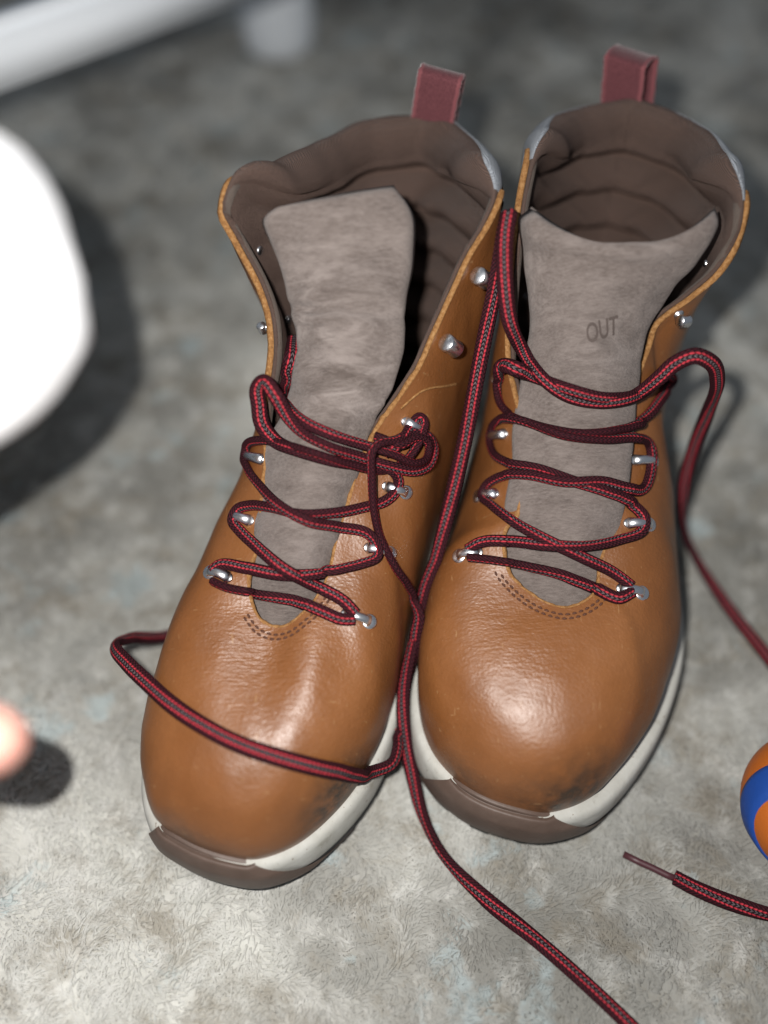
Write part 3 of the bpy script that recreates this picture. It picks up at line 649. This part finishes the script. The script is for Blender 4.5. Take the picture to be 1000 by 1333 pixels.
# ------------------------------------------------------------------ eyelets, hooks, rivets
def frame_at(px, py, boot, along):
    q, n, _ = cast([boot.tree_upper], px, py)
    a = np.array(along, float); a -= (a @ n) * n; a /= np.linalg.norm(a); b_ = np.cross(n, a)
    return q, n, a, b_
def eyelet(px0, py0, px1, py1, boot, wd=0.22, hgt=0.33):
    """bent metal loop"""
    mx_, my_ = (px0 + px1) / 2, (py0 + py1) / 2; px0, px1 = mx_ + (px0 - mx_) * .66, mx_ + (px1 - mx_) * .74
    """bent metal loop from its riveted foot (0) to its inner foot (1), lace runs under it"""
    q0, n0, _ = cast([boot.tree_upper], px0, py0); q1, n1, _ = cast([boot.tree_upper], px1, py1)
    if np.linalg.norm(q1 - q0) > 2.5: q1 = q0 + (un(px1, py1, q0[2]) - q0)
    n = (n0 + n1); n /= np.linalg.norm(n); a = q1 - q0; ln = np.linalg.norm(a); a /= ln; n = n - (n @ a) * a; n /= np.linalg.norm(n); b_ = np.cross(n, a)
    parts = []
    K = 15; Mx = 10; P = []
    for k in range(K):
        t = k / (K - 1); al = math.pi * t
        c = q0 + a * ln * (0.5 - 0.5 * math.cos(al)) + n * (hgt * math.sin(al) ** 0.8 - 0.02)
        d = a * math.sin(al) + n * math.cos(al) * 0.9; d /= np.linalg.norm(d); up = np.cross(d, b_); up = -up if up @ n < 0 and 0.2 < t < .8 else up
        ww = wd * (1.15 - 0.35 * math.sin(al)); hh = 0.11
        P.append([c + b_ * math.cos(x) * ww + up * math.sin(x) * hh for x in np.linspace(0, 2 * math.pi, Mx, endpoint=False)])
    parts.append(grid(np.array(P), close_v=True))
    # base plates
    for q, rr in ((q0, 0.30), (q1, 0.2)):
        P = []
        for r, h in ((rr, -0.03), (rr, 0.04), (rr * 0.85, 0.075), (0.01, 0.08)):
            P.append([q + (a * math.cos(x) + b_ * math.sin(x)) * r + n * h for x in np.linspace(0, 2 * math.pi, 18, endpoint=False)])
        parts.append(grid(np.array(P), close_v=True, flip=False))
    V, F = join(parts); o = link('eyelet', mesh('eyelet', V, F, boot.base), M_metal, boot.root)
    bm = bmesh.new(); bm.from_mesh(o.data); bmesh.ops.recalc_face_normals(bm, faces=bm.faces); bm.to_mesh(o.data); bm.free()
    return o
for a_ in EYE_R: eyelet(*a_, BR)
for a_ in EYE_L: eyelet(*a_, BL)

def hook(c, n, a, boot, r=0.36, ln=0.85):
    """speed hook: a stem out of the leather with a barrel curled over it"""
    n = n / np.linalg.norm(n); a = a - (a @ n) * n; a /= np.linalg.norm(a); b_ = np.cross(n, a)
    parts = []
    P = [[c + n * h + (a * math.cos(x) + b_ * math.sin(x)) * rr for x in np.linspace(0, 2 * math.pi, 16, endpoint=False)] for rr, h in ((0.22, -0.05), (0.22, 0.05), (0.13, 0.09), (0.12, 0.32))]
    parts.append(grid(np.array(P), close_v=True))
    P = [[c + n * (0.40 + math.sin(x) * rr) + b_ * math.cos(x) * rr + a * s for x in np.linspace(0, 2 * math.pi, 18, endpoint=False)] for rr, s in ((0.01, -ln/2), (r*.85, -ln/2), (r, -ln/2+.06), (r*.88, 0), (r, ln/2-.06), (r*.85, ln/2), (0.01, ln/2))]
    parts.append(grid(np.array(P), close_v=True))
    V, F = join(parts); o = link('lace_hook', mesh('lace_hook', V, F, boot.base), M_metal, boot.root)
    bm = bmesh.new(); bm.from_mesh(o.data); bmesh.ops.recalc_face_normals(bm, faces=bm.faces); bm.to_mesh(o.data); bm.free()
def hook_on(boot, uu, v, along=(0, 0.6, 0.8), dn=0.0, ln=.85, r=.36):
    i = int(uu / 20 * NU) % NU; j = int(v * (NV - 1)); hook(boot.S[i, j] + boot.N[i, j] * dn, boot.N[i, j], np.array(along), boot, r=r, ln=ln)
hook_on(BL, 12.95, 0.93, (1, -.3, -.35)); hook_on(BL, 13.75, 0.92, (1, -.3, -.35)); hook_on(BL, 6.85, 0.95, (1, 0, -.2), ln=.4, r=.2)
hook_on(BR, 13.75, 0.95, (1, 0, -.3), ln=.5, r=.26)
def rivet(px, py, boot, r=0.2):
    q, n, _ = cast([boot.tree], px, py); a = np.cross(n, (0, 0, 1.)); a /= np.linalg.norm(a); b_ = np.cross(n, a)
    P = [[q + n * h + (a * math.cos(x) + b_ * math.sin(x)) * rr for x in np.linspace(0, 2 * math.pi, 16, endpoint=False)] for rr, h in ((r, -0.03), (r, 0.04), (r * .8, 0.08), (0.01, 0.1))]
    V, F = grid(np.array(P), close_v=True); link('rivet', mesh('rivet', V, F, boot.base), M_metal, boot.root)
for a_ in ((338,326),(376,416)): rivet(*a_, BL)
for a_ in ((919,343),(686,387)): rivet(*a_, BR, 0.16)

# ------------------------------------------------------------------ stitching at the throat
def stitches(boot, rows, ua, ub, stp=0.27):
    parts = []
    for back in rows:
        pts = []
        for uu in np.linspace(ua, ub, 260):
            i = (uu / 20 * NU) % NU; i0 = int(i); fr = i - i0; i1 = (i0 + 1) % NU
            seg = boot.S[i0] * (1 - fr) + boot.S[i1] * fr; nn = boot.N[i0] * (1 - fr) + boot.N[i1] * fr
            acc = np.concatenate([[0], np.cumsum(np.linalg.norm(np.diff(seg[::-1], axis=0), axis=1))])
            p = np.array([np.interp(back, acc, seg[::-1][:, k]) for k in range(3)]); m = np.array([np.interp(back, acc, nn[::-1][:, k]) for k in range(3)])
            pts.append((p, m))
        P = np.array([p for p, _ in pts]); Nq = np.array([m for _, m in pts]); s = np.concatenate([[0], np.cumsum(np.linalg.norm(np.diff(P, axis=0), axis=1))])
        c = 0.05
        while c + stp * .7 < s[-1]:
            g = lambda x: np.array([np.interp(x, s, P[:, k]) for k in range(3)]); h = lambda x: np.array([np.interp(x, s, Nq[:, k]) for k in range(3)])
            ring = []
            for f in np.linspace(0, 1, 5):
                x = c + stp * .72 * f; q = g(x); m = h(x); m /= np.linalg.norm(m); t = g(x + .02) - g(x - .02); t /= np.linalg.norm(t) + 1e-9; sd = np.cross(m, t)
                r = 0.042 * (0.4 + 0.6 * math.sin(math.pi * f)); up = 0.045 * math.sin(math.pi * f) - 0.005
                ring.append([q + m * (up + math.sin(a) * r) + sd * math.cos(a) * r * 1.2 for a in np.linspace(0, 2 * math.pi, 6, endpoint=False)])
            parts.append(grid(np.array(ring), close_v=True)); c += stp
    V, F = join(parts); o = link('stitching', mesh('stitching', V, F, boot.base), M_stitch, boot.root); o['kind'] = 'stuff'
stitches(BR, (0.32, 0.50), -2.4, 2.9); stitches(BL, (0.32, 0.50), -2.6, 1.9)

# seam edge of the left boot's ankle panel, raised thin
def seam(pts, boot, w=0.045):
    Q, _ = path([(x, y, 0.02) for x, y in pts], lift_min=0.02, clean=False)
    V, F, uv = tube(Q, w, 0.05, lobed=False, twist=0); link('panel_seam', mesh('panel_seam', V, F, boot.base), M_raw, boot.root)
seam([(522,532),(535,520),(548,510),(562,505),(578,503),(594,500)], BL)

# ------------------------------------------------------------------ pull tabs
def pull_tab(boot, px, py, lean, wd, hgt, gap, tilt, yaw=0.0):
    c = un(px, py, 16.2); fw = boot.toW(0, 1, 0) - boot.toW(0, 0, 0); side = boot.toW(1, 0, 0) - boot.toW(0, 0, 0)
    fw, side = fw * math.cos(yaw) + side * math.sin(yaw), side * math.cos(yaw) - fw * math.sin(yaw); side = side * math.cos(tilt) + np.array([0, 0, 1.]) * math.sin(tilt)
    up = np.cross(side, fw); up /= np.linalg.norm(up); up = up + side * lean; up /= np.linalg.norm(up)
    prof = [(0, -1.2), (0, 0), (0.0, hgt * .5), (0.02, hgt * .86), (0.10, hgt * .97), (gap * .45, hgt), (gap * .85, hgt * .95), (gap, hgt * .8), (gap, 0), (gap, -1.8)]
    k = np.arange(len(prof)); pr = hermite(k, prof, np.linspace(0, len(prof) - 1, 60))
    d = np.gradient(pr, axis=0); d /= np.linalg.norm(d, axis=1)[:, None]; nrm = np.stack([-d[:, 1], d[:, 0]], 1)
    th = 0.07; P = []
    for (y, z), (ny, nzz) in zip(pr, nrm):
        row = []
        for x, t in [(-1, 0), (-.92, 1), (-.8, .75), (0, .7), (.8, .75), (.92, 1), (1, 0), (.92, -1), (.8, -.75), (0, -.7), (-.8, -.75), (-.92, -1)]:
            row.append(c + side * (x * wd / 2) + fw * (y + ny * t * th) + up * (z + nzz * t * th) + side * 0.02 * math.sin(z * 60))
        P.append(row)
    V, F = grid(np.array(P), close_v=True)
    me = mesh('pull_tab', V, F, boot.base); o = link('pull_tab', me, [M_tab, M_tabedge], boot.root)
    for i, pg in enumerate(me.polygons): pg.material_index = 1 if (i % 12) in (0, 1, 4, 5, 6, 7, 10, 11) else 0
    bm = bmesh.new(); bm.from_mesh(me); bmesh.ops.recalc_face_normals(bm, faces=bm.faces); bm.to_mesh(me); bm.free()
pull_tab(BR, 808, 134, -0.16, 1.95, 1.75, 1.4, 0.0, 0.42)
pull_tab(BL, 562, 160, 0.0, 1.9, 2.0, 0.9, -0.12)

# ------------------------------------------------------------------ pressed letters on the right tongue
def pressed(txt, px, py, ang, size, boot):
    cu = bpy.data.curves.new('pressed_mark', 'FONT'); cu.body = txt; cu.size = size * CM; cu.extrude = 0.0002; cu.align_x = 'CENTER'; cu.align_y = 'CENTER'; cu.offset = 0.00012 
    tmp = bpy.data.objects.new('tmp', cu); sc.collection.objects.link(tmp)
    dg = bpy.context.evaluated_depsgraph_get(); me = bpy.data.meshes.new_from_object(tmp.evaluated_get(dg)); bpy.data.objects.remove(tmp)
    q, n, _ = cast([boot.tree_tongue], px, py)
    q2, _, _ = cast([boot.tree_tongue], px + 12 * math.cos(ang), py - 12 * math.sin(ang))
    a = q2 - q; a /= np.linalg.norm(a); b_ = np.cross(n, a)
    for v in me.vertices:
        p = q + a * v.co.x / CM * 0.8 + b_ * v.co.y / CM * 1.25 + a * v.co.y / CM * 0.15
        h = boot.tree_tongue.find_nearest(Vector(p)); m = np.array(h[1]); m = m if m @ n > 0 else -m
        v.co = Vector((np.array(h[0]) + m * (0.012 if v.co.z > 0 else -0.02) - boot.base) * CM)
    me.name = 'pressed_mark'; return link('pressed_mark', me, M_emboss, boot.root, smooth=False)
pressed('OUT', 784, 430, 0.30, 0.8, BR)

# ------------------------------------------------------------------ ball
def sphere(c, r, nu=64, nv=32, sq=(1, 1, 1)):
    P = np.array([[[c[0] + r*sq[0]*math.cos(a)*math.sin(b_), c[1] + r*sq[1]*math.sin(a)*math.sin(b_), c[2] + r*sq[2]*math.cos(b_)] for b_ in np.linspace(0.001, math.pi-.001, nv)] for a in np.linspace(0, 2*math.pi, nu, endpoint=False)])
    return grid(P, close_u=True, flip=True)
bc = un(1070, 1050, 2.9)
M_orange, nt, b = mat('orange_foam', 0.55, (0.50, 0.125, 0.012)); bump(nt, b, tex(nt, 'noise', 400, detail=3).outputs[0], 0.0003, 0.5)
M_blue, nt, b = mat('blue_foam', 0.55, (0.008, 0.062, 0.32)); bump(nt, b, tex(nt, 'noise', 400, detail=3).outputs[0], 0.0003, 0.5)
rb = thing('ball', 'small orange ball with a blue band lying at the right edge of the frame', 'ball', (bc[0], bc[1], 0))
V, F = sphere(bc, 2.9); link('ball_shell', mesh('ball_shell', V, F, (bc[0], bc[1], 0)), M_orange, rb)
ax = np.array([-0.56, -0.70, 0.42]); ax /= np.linalg.norm(ax)
e1 = np.cross(ax, (1, 0, 0)); e1 /= np.linalg.norm(e1); e2 = np.cross(ax, e1)
P = []
for a in np.linspace(0, 2*math.pi, 96, endpoint=False):
    row = []
    for lat, r in ((0.36, 2.86), (0.37, 2.93), (0.45, 2.955), (0.68, 2.955), (0.80, 2.93), (0.81, 2.86)):
        row.append(bc + ax * math.sin(lat) * r + (e1 * math.cos(a) + e2 * math.sin(a)) * math.cos(lat) * r)
    P.append(row)
V, F = grid(np.array(P), close_u=True); o = link('blue_band', mesh('blue_band', V, F, (bc[0], bc[1], 0)), M_blue, rb)

# ------------------------------------------------------------------ furniture at the back
M_paint, nt, b = mat('pale_paint', 0.85, (0.86, 0.90, 0.94)); bump(nt, b, tex(nt, 'noise', 60, detail=3).outputs[0], 0.0006, 0.4)
fb = un(365, 62, 0.0); ft = thing('bench', 'pale grey painted bench with thick leg and low rail in the background', 'bench', (fb[0], fb[1], 0))
def lathe(c, prof, n=32):
    P = np.array([[c + np.array([math.cos(a) * r, math.sin(a) * r, z]) for r, z in prof] for a in np.linspace(0, 2*math.pi, n, endpoint=False)]); return grid(P, close_u=True)
V, F = lathe(np.array([fb[0], fb[1], 0]), [(0.1, 0), (2.6, 0), (3.0, .5), (3.1, 2), (3.2, 20), (3.4, 40), (0.1, 40)]); link('leg', mesh('leg', V, F, (fb[0], fb[1], 0)), M_paint, ft)
def beam(p, q, wd, hh, name, parent, base, m):
    d = q - p; d[2] = 0; d /= np.linalg.norm(d); s = np.array([-d[1], d[0], 0]); z = np.array([0, 0, 1.])
    bm = bmesh.new(); vs = []
    for e in (p, q):
        for sx, sz in ((-1, 0), (1, 0), (1, 1), (-1, 1)): vs.append(bm.verts.new(Vector((e + s * sx * wd / 2 + z * sz * hh - base) * CM)))
    for f in ((0, 1, 2, 3), (7, 6, 5, 4), (0, 4, 5, 1), (1, 5, 6, 2), (2, 6, 7, 3), (3, 7, 4, 0)): bm.faces.new([vs[i] for i in f])
    bmesh.ops.recalc_face_normals(bm, faces=bm.faces); bmesh.ops.bevel(bm, geom=bm.edges, offset=0.004, segments=3, affect='EDGES')
    me = bpy.data.meshes.new(name); bm.to_mesh(me); bm.free(); return link(name, me, m, parent)
fbase = np.array([fb[0], fb[1], 0])
p0 = un(-160, 168, 13.0); p1 = un(420, -45, 13.0)
beam(p0, p1, 2.4, 3.0, 'rail', ft, fbase, M_paint)
beam(p0 + np.array([0, 0, 27.]), p1 + np.array([8, 0, 27.]), 16.0, 3.0, 'seat', ft, fbase, M_paint)

# ------------------------------------------------------------------ person's hand at the left edge
M_skin, nt, b = mat('skin', 0.5, (0.72, 0.36, 0.29)); b.inputs['Subsurface Weight'].default_value = 0.15; b.inputs['Subsurface Radius'].default_value = (0.01, 0.004, 0.002)
bump(nt, b, tex(nt, 'noise', 200, detail=4).outputs[0], 0.0006, 0.5)
def limb(pts, n=26):
    """tapered limb with round ends through (point, radius) stations"""
    kk = np.arange(len(pts)); A_ = np.array([list(p) + [r] for p, r in pts], float); c = hermite(kk, A_, np.linspace(0, len(pts) - 1, n))
    t = np.gradient(c[:, :3], axis=0); t /= np.linalg.norm(t, axis=1)[:, None]; rows = []
    def ring(p, t_, r):
        a_ = np.cross(t_, (0.31, 0.2, 0.93)); a_ /= np.linalg.norm(a_); b_ = np.cross(a_, t_)
        return [p + (a_ * math.cos(x) + b_ * math.sin(x)) * r for x in np.linspace(0, 2 * math.pi, 20, endpoint=False)]
    for f in (1.0, .85, .6, .3): rows.append(ring(c[0, :3] - t[0] * c[0, 3] * math.sin(f * math.pi / 2), t[0], max(.02, c[0, 3] * math.cos(f * math.pi / 2))))
    for q in c: rows.append(ring(q[:3], _u(t, c, q), q[3]))
    for f in (.3, .6, .85, 1.0): rows.append(ring(c[-1, :3] + t[-1] * c[-1, 3] * math.sin(f * math.pi / 2), t[-1], max(.02, c[-1, 3] * math.cos(f * math.pi / 2))))
    V, F = grid(np.array(rows), close_v=True); m_ = len(rows)
    F += [tuple(range(19, -1, -1)), tuple((m_ - 1) * 20 + k for k in range(20))]
    return V, F
def _u(t, c, q):
    i = int(np.argmin(np.linalg.norm(c - q, axis=1))); return t[i]
tip = un(-8, 962, 15.8); pb = np.array([-20.0, 12.0, 0.0])
def off(x, y, z): return tip + np.array([x, y, z], float)
wrist = off(-13.0, -.2, .8); elbow = CP + (np.array([-18.5, 20.5, 16.0]) - CP) * .74
kn_ = [off(-6.6, 0.1, .8), off(-6.4, -1.8, 1.0), off(-7.0, -3.5, .8), off(-8.0, -5.0, .4)]
limbs = [[(wrist, 2.2), (wrist * .5 + elbow * .5 + np.array([-1.0, 0, 0]), 2.4), (elbow + np.array([-.6, 0, 0]), 2.9), (np.array([-22., 18.5, 20]), 3.4), (np.array([-32., 21, 18.5]), 3.9)]]
for k_, r_ in zip(kn_, (1.25, 1.25, 1.2, 1.1)): limbs.append([(wrist + (k_ - kn_[1]) * .35, 1.6), ((wrist + k_) / 2 + (k_ - kn_[1]) * .15, 1.6), (k_, r_)])
limbs += [[(kn_[0], 1.2), (off(-4.4, .3, 1.0), 1.02), (off(-1.9, .2, .5), .98), (off(-.1, 0, -.1), .86)],
          [(kn_[1], 1.15), (off(-4.0, -2.6, 1.0), 1.0), (off(-2.3, -3.2, -.6), .95), (off(-1.7, -3.6, -2.0), .92)],
          [(kn_[2], 1.1), (off(-5.0, -4.6, .6), .95), (off(-3.9, -5.2, -.8), .85), (off(-3.8, -5.3, -2.2), .74)],
          [(kn_[3], 1.0), (off(-6.6, -6.2, 0), .82), (off(-5.8, -6.7, -1.0), .72), (off(-5.6, -6.8, -2.0), .62)],
          [(wrist + np.array([.8, .8, 0]), 1.6), (off(-10.4, 2.0, 0), 1.35), (off(-8.4, 3.2, -.5), 1.1), (off(-6.6, 3.7, -1.0), .9)]]
V, F = join([limb(l_) for l_ in limbs]); me = mesh('person', V, F, pb)
tmp = bpy.data.objects.new('tmp', me); sc.collection.objects.link(tmp)
rm = tmp.modifiers.new('r', 'REMESH'); rm.mode = 'VOXEL'; rm.voxel_size = 0.0022
sm = tmp.modifiers.new('s', 'SMOOTH'); sm.iterations = 5; sm.factor = 0.6
m2 = bpy.data.meshes.new_from_object(tmp.evaluated_get(bpy.context.evaluated_depsgraph_get())); bpy.data.objects.remove(tmp); m2.name = 'person'; m2.materials.clear()
o = link('person', m2, M_skin, base=pb)
o['label'] = 'person in a white sleeve reaching in at the left edge, blurred, one pink fingertip showing'; o['category'] = 'person'
M_white, nt, b = mat('white_cotton', 0.95, (0.84, 0.85, 0.87), spec=0.1, sheen=0.2)
bump(nt, b, tex(nt, 'noise', 300, detail=5).outputs[0], 0.001, 0.6)
kn = [(-46, 29, 13, 6.5), (-34, 27, 15, 7.2), (-25, 24.5, 16.3, 7.0), (-18.3, 22.8, 16.3, 5.9), (-20.2, 17.6, 15.8, 4.8), (-21.5, 13, 15.4, 4.2), (-23, 9.5, 15.2, 3.6)]
kn = [tuple(CP + (np.array(q[:3]) - CP) * .74 + np.array([.95, 0.3, 0])) + (q[3] * .70,) for q in kn]
ks = np.arange(len(kn)); cc = hermite(ks, kn, np.linspace(0, len(kn) - 1, 120)); P = []
T_ = np.gradient(cc[:, :3], axis=0); T_ /= np.linalg.norm(T_, axis=1)[:, None]
for c_, t_ in zip(cc, T_):
    a_ = np.cross(t_, (0, 0, 1.)); a_ /= np.linalg.norm(a_); b_ = np.cross(a_, t_); row = []
    for x in np.linspace(0, 2 * math.pi, 64, endpoint=False):
        d_ = a_ * math.cos(x) + b_ * math.sin(x); p_ = c_[:3] + d_ * c_[3]
        row.append(c_[:3] + d_ * c_[3] * (1 + 0.22 * nz(p_, 0.26, 6) + 0.10 * nz(p_, 0.55, 8) + 0.02 * nz(p_, 1.3, 1)))
    P.append(row)
V, F = grid(np.array(P), close_v=True); sl = mesh('sleeve', V, F, pb); sl = link('sleeve', sl, M_white, o)
bm = bmesh.new(); bm.from_mesh(sl.data); bmesh.ops.recalc_face_normals(bm, faces=bm.faces); bm.to_mesh(sl.data); bm.free()
sm_ = sl.modifiers.new('thick', 'SOLIDIFY'); sm_.thickness = 0.003; sm_.offset = 1
